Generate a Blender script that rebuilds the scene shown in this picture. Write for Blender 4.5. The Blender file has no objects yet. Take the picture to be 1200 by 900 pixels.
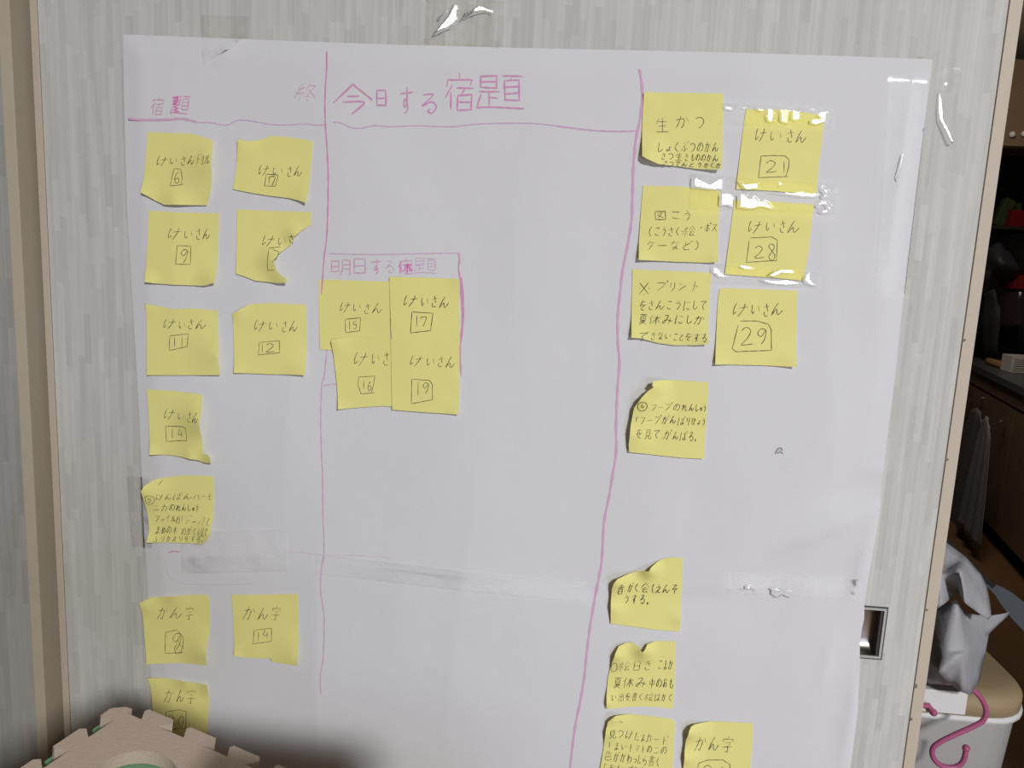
# -*- coding: utf-8 -*-
import bpy, bmesh, math, random
from mathutils import Vector, Matrix, noise
from mathutils.geometry import delaunay_2d_cdt
random.seed(7)
S = bpy.context.scene
COL = S.collection

# ------------------------------------------------------------ camera
FP = 960.0                                   # focal length in pixels of a 1200x900 frame
dn = Vector((-272, 5685, FP)).normalized()
lf = Vector((-13000, -(272*13000+FP*FP)/5685, FP)).normalized()
Zc, Xc = -dn, -lf
Yc = Zc.cross(Xc)
MW = Matrix((Xc, Yc, Zc))                    # camera(image) axes -> world
CP = Vector((0, -0.83, 1.40))
cd = bpy.data.cameras.new('camera'); cam = bpy.data.objects.new('camera', cd); COL.objects.link(cam)
cd.sensor_width = 36; cd.lens = FP/1200*36; cd.clip_start = 0.02
R3 = MW @ Matrix(((1,0,0),(0,-1,0),(0,0,-1)))
cam.matrix_world = Matrix.Translation(CP) @ R3.to_4x4()
S.camera = cam

def ray(u, v): return MW @ Vector((u-600, v-450, FP))
def at(u, v, y=0.0):
    r = ray(u, v); return CP + r*((y-CP.y)/r.y)
def onz(u, v, z):
    r = ray(u, v); return CP + r*((z-CP.z)/r.z)

# ------------------------------------------------------------ light
W = bpy.data.worlds.new('world'); S.world = W; W.use_nodes = True
W.node_tree.nodes['Background'].inputs[0].default_value = (1.0, 0.92, 0.83, 1)
W.node_tree.nodes['Background'].inputs[1].default_value = 0.10
def area(name, loc, target, sx, sy, power, color):
    l = bpy.data.lights.new(name, 'AREA'); l.shape = 'RECTANGLE'; l.size = sx; l.size_y = sy
    l.energy = power; l.color = color
    o = bpy.data.objects.new(name, l); COL.objects.link(o); o.location = loc
    o.rotation_euler = (Vector(target)-Vector(loc)).to_track_quat('-Z', 'Y').to_euler()
    return o
KEY = (1.45, -3.2, 2.70)
area('window_light', KEY, (KEY[0]-.6, KEY[1]+.4, KEY[2]-1.6), 0.42, 0.46, 176, (0.985, 0.985, 0.975))
area('low_window_light', (1.7, -2.5, 0.75), (0, 0, 0.55), 1.1, 0.9, 22, (0.66, 0.78, 1.0))  # added blue fill that brightens the lower part of the door
area('kitchen_daylight', (1.5, 2.6, 2.5), (2.0, 4.0, 0.9), 0.6, 0.6, 17, (1.0, 0.90, 0.78))  # added warm fill that lifts the dark kitchen
S.view_settings.view_transform = 'Standard'; S.view_settings.look = 'None'
S.view_settings.gamma = 1; S.view_settings.use_curve_mapping = False
S.view_settings.exposure = -0.32

# ------------------------------------------------------------ materials
def lin(c): return tuple(((x/255)/12.92 if x/255 <= .04045 else ((x/255+.055)/1.055)**2.4) for x in c)
def mat(name, rgb, rough=0.7, metal=0, spec=0.3, var=0.0, vscale=60, bump=0.0, bscale=400, trans=0, alpha=1):
    m = bpy.data.materials.new(name); m.use_nodes = True; nt = m.node_tree; b = nt.nodes['Principled BSDF']
    c = lin(rgb)+(1,)
    b.inputs['Base Color'].default_value = c; b.inputs['Roughness'].default_value = rough
    b.inputs['Metallic'].default_value = metal; b.inputs['Specular IOR Level'].default_value = spec
    b.inputs['Alpha'].default_value = alpha
    tc = nt.nodes.new('ShaderNodeTexCoord')
    if True:
        n = nt.nodes.new('ShaderNodeTexNoise'); n.inputs['Scale'].default_value = vscale; n.inputs['Detail'].default_value = 4
        nt.links.new(tc.outputs['Object'], n.inputs['Vector'])
        mx = nt.nodes.new('ShaderNodeMix'); mx.data_type = 'RGBA'
        v = max(var, 0.02)
        mx.inputs['A'].default_value = tuple(x*(1-v) for x in c[:3])+(1,); mx.inputs['B'].default_value = tuple(min(1, x*(1+v)) for x in c[:3])+(1,)
        nt.links.new(n.outputs['Fac'], mx.inputs['Factor']); nt.links.new(mx.outputs['Result'], b.inputs['Base Color'])
    if bump:
        n2 = nt.nodes.new('ShaderNodeTexNoise'); n2.inputs['Scale'].default_value = bscale; n2.inputs['Detail'].default_value = 3
        nt.links.new(tc.outputs['Object'], n2.inputs['Vector'])
        bp = nt.nodes.new('ShaderNodeBump'); bp.inputs['Strength'].default_value = bump; bp.inputs['Distance'].default_value = 0.001
        nt.links.new(n2.outputs['Fac'], bp.inputs['Height']); nt.links.new(bp.outputs['Normal'], b.inputs['Normal'])
    return m

def wallpaper(name, light, dark):
    m = bpy.data.materials.new(name); m.use_nodes = True; nt = m.node_tree; N = nt.nodes; L = nt.links
    b = N['Principled BSDF']; b.inputs['Roughness'].default_value = 0.6; b.inputs['Specular IOR Level'].default_value = 0.3
    tc = N.new('ShaderNodeTexCoord'); sp = N.new('ShaderNodeSeparateXYZ'); L.new(tc.outputs['Object'], sp.inputs[0])
    def mth(op, a, b_=None):
        n = N.new('ShaderNodeMath'); n.operation = op
        for i, q in enumerate((a, b_)):
            if q is None: continue
            if isinstance(q, (int, float)): n.inputs[i].default_value = q
            else: L.new(q, n.inputs[i])
        return n.outputs[0]
    def layer(sx, sz):
        col = mth('FLOOR', mth('MULTIPLY', sp.outputs['X'], sx))
        wn = N.new('ShaderNodeTexWhiteNoise'); wn.noise_dimensions = '1D'; L.new(col, wn.inputs['W'])
        seg = mth('FLOOR', mth('ADD', mth('MULTIPLY', sp.outputs['Z'], sz), mth('MULTIPLY', wn.outputs['Value'], 17.3)))
        cb = N.new('ShaderNodeCombineXYZ'); L.new(col, cb.inputs[0]); L.new(seg, cb.inputs[1])
        w2 = N.new('ShaderNodeTexWhiteNoise'); w2.noise_dimensions = '2D'; L.new(cb.outputs[0], w2.inputs['Vector'])
        return w2.outputs['Value']
    a = layer(140, 19); c = layer(430, 9); d = layer(190, 4)
    a2 = mth('POWER', a, 1.8)
    v = mth('ADD', mth('ADD', mth('MULTIPLY', a2, 0.5), mth('MULTIPLY', c, 0.3)), mth('MULTIPLY', d, 0.3))
    mx = N.new('ShaderNodeMix'); mx.data_type = 'RGBA'
    mx.inputs['A'].default_value = lin(light)+(1,); mx.inputs['B'].default_value = lin(dark)+(1,)
    L.new(v, mx.inputs['Factor']); L.new(mx.outputs['Result'], b.inputs['Base Color'])
    bp = N.new('ShaderNodeBump'); bp.inputs['Strength'].default_value = 0.25; bp.inputs['Distance'].default_value = 0.0004
    L.new(c, bp.inputs['Height']); L.new(bp.outputs['Normal'], b.inputs['Normal'])
    return m

M = {}
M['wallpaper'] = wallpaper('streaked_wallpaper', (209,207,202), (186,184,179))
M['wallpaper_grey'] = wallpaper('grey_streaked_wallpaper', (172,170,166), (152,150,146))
M['edge'] = mat('beige_edge', (196,182,164), 0.5, var=0.06, vscale=90)
M['jamb'] = mat('beige_jamb', (188,176,156), 0.55, var=0.05)
M['groove'] = mat('brown_groove', (120,104,86), 0.7, var=0.08)
M['paper'] = mat('white_paper', (220,219,222), 0.75, spec=0.2, var=0.012, vscale=14, bump=0.15, bscale=900)
M['note'] = mat('yellow_note_paper', (237,229,146), 0.8, spec=0.15, var=0.03, vscale=30, bump=0.1, bscale=1200)
M['pencil'] = mat('pencil', (104,98,72), 0.6, var=0.35, vscale=260)
M['pencil_dark'] = mat('dark_pencil', (74,70,54), 0.5, var=0.3, vscale=260)
M['pink'] = mat('pink_marker', (218,172,206), 0.7, var=0.06, vscale=160)
M['pink_mid'] = mat('mid_pink_marker', (218,152,194), 0.7, var=0.06, vscale=160)
M['pink_faint'] = mat('faint_pink_marker', (216,190,212), 0.7, var=0.04, vscale=160)
M['pink_hot'] = mat('strong_pink_marker', (226,112,188), 0.7, var=0.05, vscale=160)
M['steel'] = mat('brushed_steel', (176,168,160), 0.33, metal=1, var=0.05, bump=0.05, bscale=500)
M['steel_dark'] = mat('dark_steel', (62,60,60), 0.45)
M['foam_beige'] = mat('beige_foam', (190,172,158), 0.85, spec=0.2, var=0.04, vscale=300, bump=0.5, bscale=420)
M['foam_green'] = mat('mint_foam', (118,160,124), 0.85, spec=0.2, var=0.04, bump=0.4)
M['foam_teal'] = mat('teal_foam', (34,120,98), 0.85, spec=0.2, var=0.04, bump=0.4)
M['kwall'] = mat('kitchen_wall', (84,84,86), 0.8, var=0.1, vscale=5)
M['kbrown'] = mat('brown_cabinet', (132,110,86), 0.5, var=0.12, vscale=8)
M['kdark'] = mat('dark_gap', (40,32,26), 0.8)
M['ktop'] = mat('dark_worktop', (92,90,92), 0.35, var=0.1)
M['floorwood'] = mat('brown_floor', (120,90,62), 0.5, var=0.1, vscale=9)
M['whitewall'] = mat('off_white_wall', (214,208,198), 0.8)
M['towel'] = mat('grey_towel', (118,112,112), 0.95, var=0.1, vscale=50, bump=0.6)
M['metal'] = mat('chrome', (214,211,208), 0.3, metal=1)
M['rim'] = mat('satin_rim', (176,174,172), 0.4, spec=.6)
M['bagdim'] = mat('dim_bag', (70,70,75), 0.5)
M['towelpale'] = mat('pale_grey_cloth', (140,139,142), 0.9, var=.08, vscale=40, bump=.4)
M['red'] = mat('red_lid_plastic', (112,14,24), 0.35, var=0.05)
M['black'] = mat('black_plastic', (30,28,28), 0.4)
M['white_plastic'] = mat('white_plastic', (226,224,222), 0.45, var=0.02)
M['beige_lid'] = mat('beige_plastic_lid', (164,142,110), 0.6, var=0.05, vscale=20, bump=0.2)
M['hookpink'] = mat('pink_hook_plastic', (176,92,128), 0.4)
M['greenpack'] = mat('green_packet', (52,66,34), 0.5, var=0.3, vscale=40)
M['wood'] = mat('pale_wood', (158,122,86), 0.5, var=0.1)
M['strap'] = mat('black_strap', (24,20,20), 0.7)
M['strapgrey'] = mat('grey_strap', (84,86,92), 0.8, var=0.1)

def glossy_film(name, tint, f0, rough, bumps, scale, bs):
    m = bpy.data.materials.new(name); m.use_nodes = True; nt = m.node_tree; N = nt.nodes; L = nt.links
    N.remove(N['Principled BSDF']); out = N['Material Output']
    t = N.new('ShaderNodeBsdfTransparent'); t.inputs[0].default_value = tint+(1,)
    g = N.new('ShaderNodeBsdfGlossy'); g.inputs['Roughness'].default_value = rough
    fr = N.new('ShaderNodeFresnel'); fr.inputs[0].default_value = 1.5
    mt = N.new('ShaderNodeMath'); mt.operation = 'MULTIPLY'; mt.inputs[1].default_value = f0; L.new(fr.outputs[0], mt.inputs[0])
    mx = N.new('ShaderNodeMixShader'); L.new(mt.outputs[0], mx.inputs[0]); L.new(t.outputs[0], mx.inputs[1]); L.new(g.outputs[0], mx.inputs[2])
    tc = N.new('ShaderNodeTexCoord'); n = N.new('ShaderNodeTexNoise'); n.inputs['Scale'].default_value = scale; n.inputs['Detail'].default_value = 2
    L.new(tc.outputs['Object'], n.inputs['Vector'])
    bp = N.new('ShaderNodeBump'); bp.inputs['Strength'].default_value = bs; bp.inputs['Distance'].default_value = bumps
    L.new(n.outputs['Fac'], bp.inputs['Height']); L.new(bp.outputs['Normal'], g.inputs['Normal']); L.new(bp.outputs['Normal'], fr.inputs['Normal'])
    L.new(mx.outputs[0], out.inputs['Surface'])
    return m
M['tape'] = glossy_film('clear_tape', (0.992,0.99,0.985), 1.3, 0.05, 0.0012, 95, 1.0)
M['tape_flat'] = glossy_film('smooth_clear_tape', (0.993,0.99,0.985), 0.9, 0.10, 0.0001, 60, 0.5)

def bagmat():
    m = bpy.data.materials.new('white_bag_plastic'); m.use_nodes = True; nt = m.node_tree; N = nt.nodes; L = nt.links
    b = N['Principled BSDF']; b.inputs['Base Color'].default_value = lin((178,177,181))+(1,); b.inputs['Roughness'].default_value = 0.5
    t = N.new('ShaderNodeBsdfTransparent'); mx = N.new('ShaderNodeMixShader'); mx.inputs[0].default_value = 0.86
    tc = N.new('ShaderNodeTexCoord'); n = N.new('ShaderNodeTexNoise'); n.inputs['Scale'].default_value = 40; n.inputs['Detail'].default_value = 3
    L.new(tc.outputs['Object'], n.inputs['Vector']); bp = N.new('ShaderNodeBump'); bp.inputs['Distance'].default_value = 0.004; bp.inputs['Strength'].default_value = 0.5
    L.new(n.outputs['Fac'], bp.inputs['Height']); L.new(bp.outputs['Normal'], b.inputs['Normal'])
    L.new(t.outputs[0], mx.inputs[1]); L.new(b.outputs[0], mx.inputs[2]); L.new(mx.outputs[0], N['Material Output'].inputs['Surface'])
    return m
M['bag'] = bagmat()

# ------------------------------------------------------------ helpers
def tag(o, label, cat, group=None, kind=None):
    if label: o['label'] = label
    if cat: o['category'] = cat
    if group: o['group'] = group
    if kind: o['kind'] = kind
    return o
def link(name, me, m, parent=None, smooth=False):
    if m: me.materials.append(m)
    o = bpy.data.objects.new(name, me); COL.objects.link(o)
    if parent: o.parent = parent
    if smooth:
        for p in me.polygons: p.use_smooth = True
    return o
def pyd(name, v, f, m, parent=None, smooth=False):
    me = bpy.data.meshes.new(name); me.from_pydata([tuple(q) for q in v], [], f); me.update()
    return link(name, me, m, parent, smooth)
def sheet(name, V, F_, th, m, parent=None):
    """thin paper: smooth front, smooth back and a separate crisp rim"""
    n = len(V); cnt = {}
    for t in F_:
        for a, b in zip(t, list(t[1:])+[t[0]]): cnt[(a, b)] = 1
    rim = [(a, b) for a, b in cnt if (b, a) not in cnt]
    V2 = list(V)+[(x, y+th, z) for x, y, z in V]; F2 = [tuple(t) for t in F_]+[tuple(i+n for i in reversed(t)) for t in F_]
    for a, b in rim:
        k = len(V2); V2 += [V2[b], V2[a], V2[a+n], V2[b+n]]; F2.append((k, k+1, k+2, k+3))
    return pyd(name, V2, F2, m, parent, True)
def bmo(name, bm, m, parent=None, smooth=False):
    bmesh.ops.recalc_face_normals(bm, faces=bm.faces)
    me = bpy.data.meshes.new(name); bm.to_mesh(me); bm.free()
    return link(name, me, m, parent, smooth)
def addbox(bm, x0, x1, y0, y1, z0, z1, bev=0):
    r = bmesh.ops.create_cube(bm, size=1)
    for v in r['verts']:
        v.co = Vector(((x0+x1)/2+v.co.x*(x1-x0), (y0+y1)/2+v.co.y*(y1-y0), (z0+z1)/2+v.co.z*(z1-z0)))
    if bev:
        es = list({e for v in r['verts'] for e in v.link_edges})
        bmesh.ops.bevel(bm, geom=es, offset=bev, segments=2, affect='EDGES', profile=0.7)
def box(name, x0, x1, y0, y1, z0, z1, m, parent=None, bev=0):
    bm = bmesh.new(); addbox(bm, x0, x1, y0, y1, z0, z1, bev); return bmo(name, bm, m, parent)
def struct(o): o['kind'] = 'structure'; return o
def empty(name, loc=(0,0,0)):
    o = bpy.data.objects.new(name, None); COL.objects.link(o); o.location = loc; return o
def prism(name, pts, dvec, m, parent=None, bev=0):
    """extrude polygon pts (Vectors) along dvec"""
    bm = bmesh.new(); a = [bm.verts.new(p) for p in pts]; b = [bm.verts.new(p+dvec) for p in pts]
    n = len(pts); f1 = bm.faces.new(a); f2 = bm.faces.new(list(reversed(b)))
    for i in range(n): bm.faces.new((a[i], b[i], b[(i+1)%n], a[(i+1)%n]))
    if bev:
        es = [e for e in f1.edges]; bmesh.ops.bevel(bm, geom=es, offset=bev, segments=2, affect='EDGES')
    return bmo(name, bm, m, parent)
def tube(name, pts, r, m, parent=None, seg=10, caps=True, radii=None):
    bm = bmesh.new(); rings = []
    pts = [Vector(p) for p in pts]; up = Vector((0,1,0))
    for i, p in enumerate(pts):
        t = (pts[min(i+1, len(pts)-1)]-pts[max(i-1, 0)]).normalized()
        a = t.cross(up); a = a.normalized() if a.length > 1e-4 else Vector((1,0,0)); b = t.cross(a).normalized()
        rr = radii[i] if radii else r
        rings.append([bm.verts.new(p+a*rr*math.cos(k*2*math.pi/seg)+b*rr*math.sin(k*2*math.pi/seg)) for k in range(seg)])
    for i in range(len(rings)-1):
        for k in range(seg): bm.faces.new((rings[i][k], rings[i][(k+1)%seg], rings[i+1][(k+1)%seg], rings[i+1][k]))
    if caps: bm.faces.new(rings[0]); bm.faces.new(rings[-1])
    return bmo(name, bm, m, parent, True)
def lathe(name, prof, cx, cy, m, parent=None, seg=32):
    bm = bmesh.new(); rings = []
    for r, z in prof: rings.append([bm.verts.new((cx+r*math.cos(k*2*math.pi/seg), cy+r*math.sin(k*2*math.pi/seg), z)) for k in range(seg)])
    for i in range(len(rings)-1):
        for k in range(seg): bm.faces.new((rings[i][k], rings[i][(k+1)%seg], rings[i+1][(k+1)%seg], rings[i+1][k]))
    bm.faces.new(rings[0]); bm.faces.new(rings[-1])
    return bmo(name, bm, m, parent, True)
def catmull(p, n=5, closed=False):
    if len(p) < 3: return p
    out = []; L = len(p)
    for i in range(L if closed else L-1):
        if closed: a, b, c, d = p[i-1], p[i], p[(i+1)%L], p[(i+2)%L]
        else: a, b, c, d = p[max(i-1,0)], p[i], p[i+1], p[min(i+2,L-1)]
        for k in range(n):
            t = k/n
            out.append(tuple(0.5*((2*b[j])+(-a[j]+c[j])*t+(2*a[j]-5*b[j]+4*c[j]-d[j])*t*t+(-a[j]+3*b[j]-3*c[j]+d[j])*t**3) for j in (0,1)))
    if not closed: out.append(tuple(p[-1]))
    return out

# ------------------------------------------------------------ setting: the sliding door and its wall
DX0, DX1, DH = -0.5645, 0.3880, 2.0
door = empty('door_1', (0, 0, 0)); door['kind'] = 'structure'
HX0, HX1, HZ0, HZ1 = 0.2960, 0.3400, 0.9905, 1.0490       # flush pull
def holed(x0, x1, z0, z1, hx0, hx1, hz0, hz1, y0, y1):
    xs = [x0, hx0, hx1, x1]; zs = [z0, hz0, hz1, z1]; v = []; f = []
    for y in (y0, y1):
        for z in zs:
            for x in xs: v.append((x, y, z))
    for j in range(3):
        for i in range(3):
            if i == 1 and j == 1: continue
            a = j*4+i; f.append((a, a+1, a+5, a+4)); b = a+16; f.append((b, b+4, b+5, b+1))
    for (i, j) in ((5,6),(6,10),(10,9),(9,5)): f.append((i, i+16, j+16, j))
    for (i, j) in ((0,3),(3,15),(15,12),(12,0)): f.append((i, j, j+16, i+16))
    return v, f
v, f = holed(DX0+0.008, DX1-0.012, 0.01, DH-0.01, HX0+0.002, HX1-0.002, HZ0+0.002, HZ1-0.002, 0.0, 0.032)
pyd('door_panel', v, f, M['wallpaper'], door)
box('edge_strip', DX1-0.0115, DX1, -0.0012, 0.033, 0.0, DH, M['edge'], door, 0.0006)
box('edge_strip', DX0, DX0+0.0075, -0.0012, 0.033, 0.0, DH, M['edge'], door, 0.0006)
# thin dark joint where the paper meets the strip
box('joint', DX1-0.0122, DX1-0.0113, -0.0002, 0.03, 0.0, DH, M['groove'], door)
box('joint', DX0+0.0073, DX0+0.0080, -0.0002, 0.03, 0.0, DH, M['groove'], door)
for k, (zz, s) in enumerate([(0.965, 0.003), (0.927, 0.002), (1.33, .0016), (1.05, .0015), (1.21,.0012)]):
    prism('chip', [Vector((DX1-0.0112, -0.0014, zz-s)), Vector((DX1-0.0092, -0.0014, zz-s*.6)), Vector((DX1-0.0088, -0.0014, zz+s*.4)), Vector((DX1-0.0108, -0.0014, zz+s))], Vector((0, .0006, 0)), M['groove'], door)
# flush pull
hd = empty('door_handle'); hd.parent = door; hd['label'] = 'recessed brushed steel flush pull'
def ringframe(name, x0, x1, z0, z1, t, y0, y1, m, parent):
    v, f = holed(x0, x1, z0, z1, x0+t, x1-t, z0+t, z1-t, y0, y1); return pyd(name, v, f, m, parent)
ringframe('outer_rim', HX0, HX1, HZ0, HZ1, 0.0016, -0.0008, 0.006, M['steel_dark'], hd)
ringframe('plate_rim', HX0+0.0014, HX1-0.0014, HZ0+0.0014, HZ1-0.0014, 0.0024, -0.0014, 0.006, M['rim'], hd)
cx0, cx1, cz0, cz1 = HX0+0.0036, HX1-0.0036, HZ0+0.0036, HZ1-0.0036
prof = [(0.0, cz1), (0.010, cz1-0.0012), (0.0122, cz1-0.006), (0.0125, cz1-0.03)]
for k in range(9):
    a = k/8*math.pi/2
    prof.append((0.0125-0.0105*(1-math.cos(a)), cz0+0.0135-0.0125*math.sin(a)))
prof.append((0.0, cz0))
v = []; f = []
for (y, z) in prof: v += [(cx0, y, z), (cx1-0.003, y, z)]
for i in range(len(prof)-1): f.append((2*i, 2*i+1, 2*i+3, 2*i+2))
n0 = len(v)
pyd('recess_cup', v, f, M['steel'], hd, True)
box('recess_side', cx1-0.0032, cx1, 0.0, 0.013, cz0, cz1, M['steel_dark'], hd)
box('recess_side', cx0-0.0005, cx0, 0.0, 0.013, cz0, cz1, M['steel_dark'], hd)

# neighbouring fixed panel and jamb on the left
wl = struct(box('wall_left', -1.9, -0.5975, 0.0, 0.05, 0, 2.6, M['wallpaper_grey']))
struct(box('trim_1', -0.5978, -0.5850, -0.0025, 0.05, 0, 2.02, M['jamb'], bev=0.0008))
struct(box('trim_2', -0.5900, -0.5560, 0.0345, 0.07, 0, 2.02, M['groove']))
struct(box('wall_front', -1.9, 3.6, 0.0, 0.09, 2.02, 2.6, M['whitewall']))
struct(box('trim_4', -0.5975, 1.32, -0.01, 0.09, 1.995, 2.02, M['jamb']))
struct(box('wall_right', 1.32, 3.6, 0.0, 0.09, 0, 2.02, M['whitewall']))
struct(box('floor', -2.2, 3.6, -3.6, 6.2, -0.06, 0, M['floorwood']))
struct(box('ceiling', -2.2, 3.6, 0.0, 6.2, 2.6, 2.66, M['whitewall']))
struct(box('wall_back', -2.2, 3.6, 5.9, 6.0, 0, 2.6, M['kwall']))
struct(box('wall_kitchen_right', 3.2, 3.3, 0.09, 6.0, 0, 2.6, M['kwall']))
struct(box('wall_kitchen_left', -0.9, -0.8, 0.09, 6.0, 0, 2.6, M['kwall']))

# ------------------------------------------------------------ the big paper sheet
def seg_d(px, pz, a, b):
    dx, dz = b[0]-a[0], b[1]-a[1]; L2 = dx*dx+dz*dz
    t = max(0, min(1, ((px-a[0])*dx+(pz-a[1])*dz)/L2)); qx, qz = a[0]+dx*t, a[1]+dz*t
    return math.hypot(px-qx, pz-qz), t
RID = []
def crease(u0, v0, u1, v1, wd, amp):
    a = at(u0, v0); b = at(u1, v1); RID.append(((a.x, a.z), (b.x, b.z), wd, amp*1.7))
crease(175, 652, 380, 646, .014, .0002); crease(380, 646, 700, 684, .014, .0003); crease(700, 684, 1005, 690, .016, .0005)
crease(700, 690, 905, 702, .02, -.0008)
crease(1030, 590, 915, 640, .018, .0030); crease(1033, 560, 965, 588, .014, -.0018); crease(1022, 610, 1000, 690, .012, .0024)
crease(905, 560, 1005, 470, .030, .0022); crease(1005, 770, 985, 895, .012, .0026); crease(975, 740, 960, 800, .010, .0012)
crease(930, 625, 870, 760, .035, -.0016); crease(345, 400, 330, 640, .05, .0010); crease(440, 560, 300, 640, .04, -.0012)
crease(560, 560, 520, 860, .05, .0012); crease(610, 200, 600, 420, .06, .0010); crease(265, 70, 300, 200, .04, -.0006)
crease(965, 230, 975, 600, .02, .0008); crease(1070, 80, 1040, 300, .012, .0007); crease(640, 680, 850, 694, .006, .00015); crease(380, 658, 640, 680, .006, .00015); crease(1000, 440, 985, 452, .012, .0004); crease(208, 60, 208, 420, .02, .0005)
crease(300, 860, 420, 770, .04, .0012); crease(372, 640, 372, 900, .012, .0006); crease(257, 71, 292, 40, .004, .0022)
def hp(x, z):
    h = 0.0040+0.0030*noise.noise(Vector((x*6.1, z*4.0, 1.7)))+0.0011*noise.noise(Vector((x*15, z*10, 5.2)))+0.00012*noise.noise(Vector((x*60, z*60, 9)))
    for a, b, wd, am in RID:
        if abs(x-(a[0]+b[0])/2) > abs(a[0]-b[0])/2+wd*3 or abs(z-(a[1]+b[1])/2) > abs(a[1]-b[1])/2+wd*3: continue
        d, t = seg_d(x, z, a, b)
        h += am*math.exp(-(d/wd)**2)*(0.35+0.65*math.sin(math.pi*min(max(t, .0), 1))) if am < 0 else am*math.exp(-abs(d)/wd*1.4)*(0.4+0.6*math.sin(math.pi*t))
    return max(0.0015, h)
LE = [(145,41),(147,150),(150,250),(156,350),(162,450),(167,550),(171,640),(175,700),(177,780),(183,900),(186,1000)]
RE = [(1093,66),(1078,180),(1061,320),(1047,450),(1036,540),(1033,556),(1029,600),(1018,660),(1011,705),(1011,722),(1008,735),(1006,750),(1005,772),(1002,830),(994,900),(985,1000)]
LEw = [(at(*q).z, at(*q).x) for q in LE]; REw = [(at(*q).z, at(*q).x) for q in RE]
def interp(t, z):
    if z >= t[0][0]: return t[0][1]
    for (z0, x0), (z1, x1) in zip(t, t[1:]):
        if z >= z1: return x0+(x1-x0)*(z-z0)/(z1-z0)
    return t[-1][1]
PT, PB = 1.5885, 0.76
nx, nz = 170, 150; v = []; f = []
for j in range(nz+1):
    z = PT+(PB-PT)*j/nz; xl, xr = interp(LEw, z), interp(REw, z)
    for i in range(nx+1):
        s = i/nx; x = xl+(xr-xl)*s
        zz = z+(0.001*math.sin(x*9))*(1 if j == 0 else 0)
        h = hp(x, z)
        e = min(1, (x-xl)/.02, (xr-x)/.02 if z > 1.2 else 1, (PT-z)/.02)
        h = 0.0008+(h-0.0008)*(0.25+0.75*max(0, e)); 
        if x > .27 and z < 1.09: h = max(h, .0030)
        v.append((x, -h, zz))
for j in range(nz):
    for i in range(nx):
        a = j*(nx+1)+i; f.append((a, a+nx+1, a+nx+2, a+1))
poster = sheet('paper_poster', v, f, 0.0002, M['paper'])
tag(poster, 'large white paper chart with pink marker columns taped to the sliding door', 'poster')

# ribbon writing on a height surface ------------------------------------------------
def ribbon(vs, fs, pts, w, hf, off, taper=True):
    """pts: world (x,z) pairs"""
    L = 0; out = [pts[0]]
    for a, b in zip(pts, pts[1:]):
        d = math.hypot(b[0]-a[0], b[1]-a[1]); n = max(1, int(d/0.003))
        for k in range(1, n+1): out.append((a[0]+(b[0]-a[0])*k/n, a[1]+(b[1]-a[1])*k/n))
    pts = out; N = len(pts); base = len(vs)
    for i, p in enumerate(pts):
        q0, q1 = pts[max(0, i-1)], pts[min(N-1, i+1)]
        dx, dz = q1[0]-q0[0], q1[1]-q0[1]; l = math.hypot(dx, dz) or 1e-9
        ww = w*(0.55 if taper and i in (0, N-1) else 1)*(0.9+0.2*math.sin(i*1.3+p[0]*300))/2
        nx_, nz_ = -dz/l*ww, dx/l*ww
        for s in (1, -1):
            x, z = p[0]+nx_*s, p[1]+nz_*s
            vs.append((x, -(hf(x, z)+off), z))
    for i in range(N-1): a = base+2*i; fs.append((a, a+1, a+3, a+2))
def pl(s): return [tuple(float(c) for c in q.split(',')) for q in s.split()]
def poster_lines(name, strokes, w, m, sharp=False, hf=None, parent=None, label=None, off=0.00035):
    vs, fs = [], []
    for s in strokes:
        p = s if not isinstance(s, str) else pl(s)
        p = p if sharp else catmull(p, 4)
        ribbon(vs, fs, [(at(*q).x, at(*q).z) for q in p], w, hf or hp, off)
    o = pyd(name, vs, fs, m, parent or poster)
    if label: o['label'] = label
    return o
poster_lines('marker_line', ['385,61 384.5,85 383,110 383,140 385,170 386.5,205 386,240 384,280 381,300 379,325 377,345'], 0.0016, M['pink_mid'])
poster_lines('marker_line', ['384,410 381,440 378,452 377,500 379,560 379,600 381,645 378,665 377,690 381,720 381,745 380,770 377,790 378,812'], 0.0013, M['pink'])
poster_lines('marker_line', ['154,140 170,142 190,142 210,140 228,142 232,144 250,144.5 262,147 270,146.5 278,142 290,141.5 305,144 320,146.5 340,147 360,146 372,147.5 384,147'], 0.0009, M['pink'])
poster_lines('marker_line', ['153,139.5 170,141.5 200,141 216,140 232,143.5'], 0.0024, M['pink'])
poster_lines('marker_line', ['392,144 402,145 412,150 425,151 440,148 460,149 490,148 530,149 560,146 590,145 625,145.5 650,148 690,153 720,154.5 746,154'], 0.0009, M['pink'])
poster_lines('marker_line', ['650,148 690,153 720,154.5 746,154'], 0.0015, M['pink'])
poster_lines('marker_line', ['749,82 752,100 752,125 749,145 745,165 742,200 741,235 740,260 735,290 730,315 727,340 724,370 724,400 726,425 724,450 722.5,480 722,505 722,530 718,555 714,580 708,610 706,645 704,665 698,695 692,730 688,760 685,790 680,820 674,850 669,890 668,905'], 0.0026, M['pink'])
poster_lines('marker_line', ['386,297 420,298 460,298 500,297 538,296.5'], 0.0009, M['pink'])
poster_lines('marker_line', ['538,296 539,305 538,315 540,330 541,350 543,375 541,398 540,410 541,440'], 0.0016, M['pink_mid'])
poster_lines('marker_line', ['541,325 543,350 543,372 541,398'], 0.0026, M['pink_mid'])
poster_lines('marker_line', ['379,452 390,450 400,450'], 0.0010, M['pink'])
poster_lines('marker_line', ['200,645 206,644 214,644.5'], 0.0016, M['pink_mid'])
poster_lines('marker_line', ['337,645 360,647 380,649 420,650 460,652'], 0.0006, M['pink_faint'])
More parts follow.
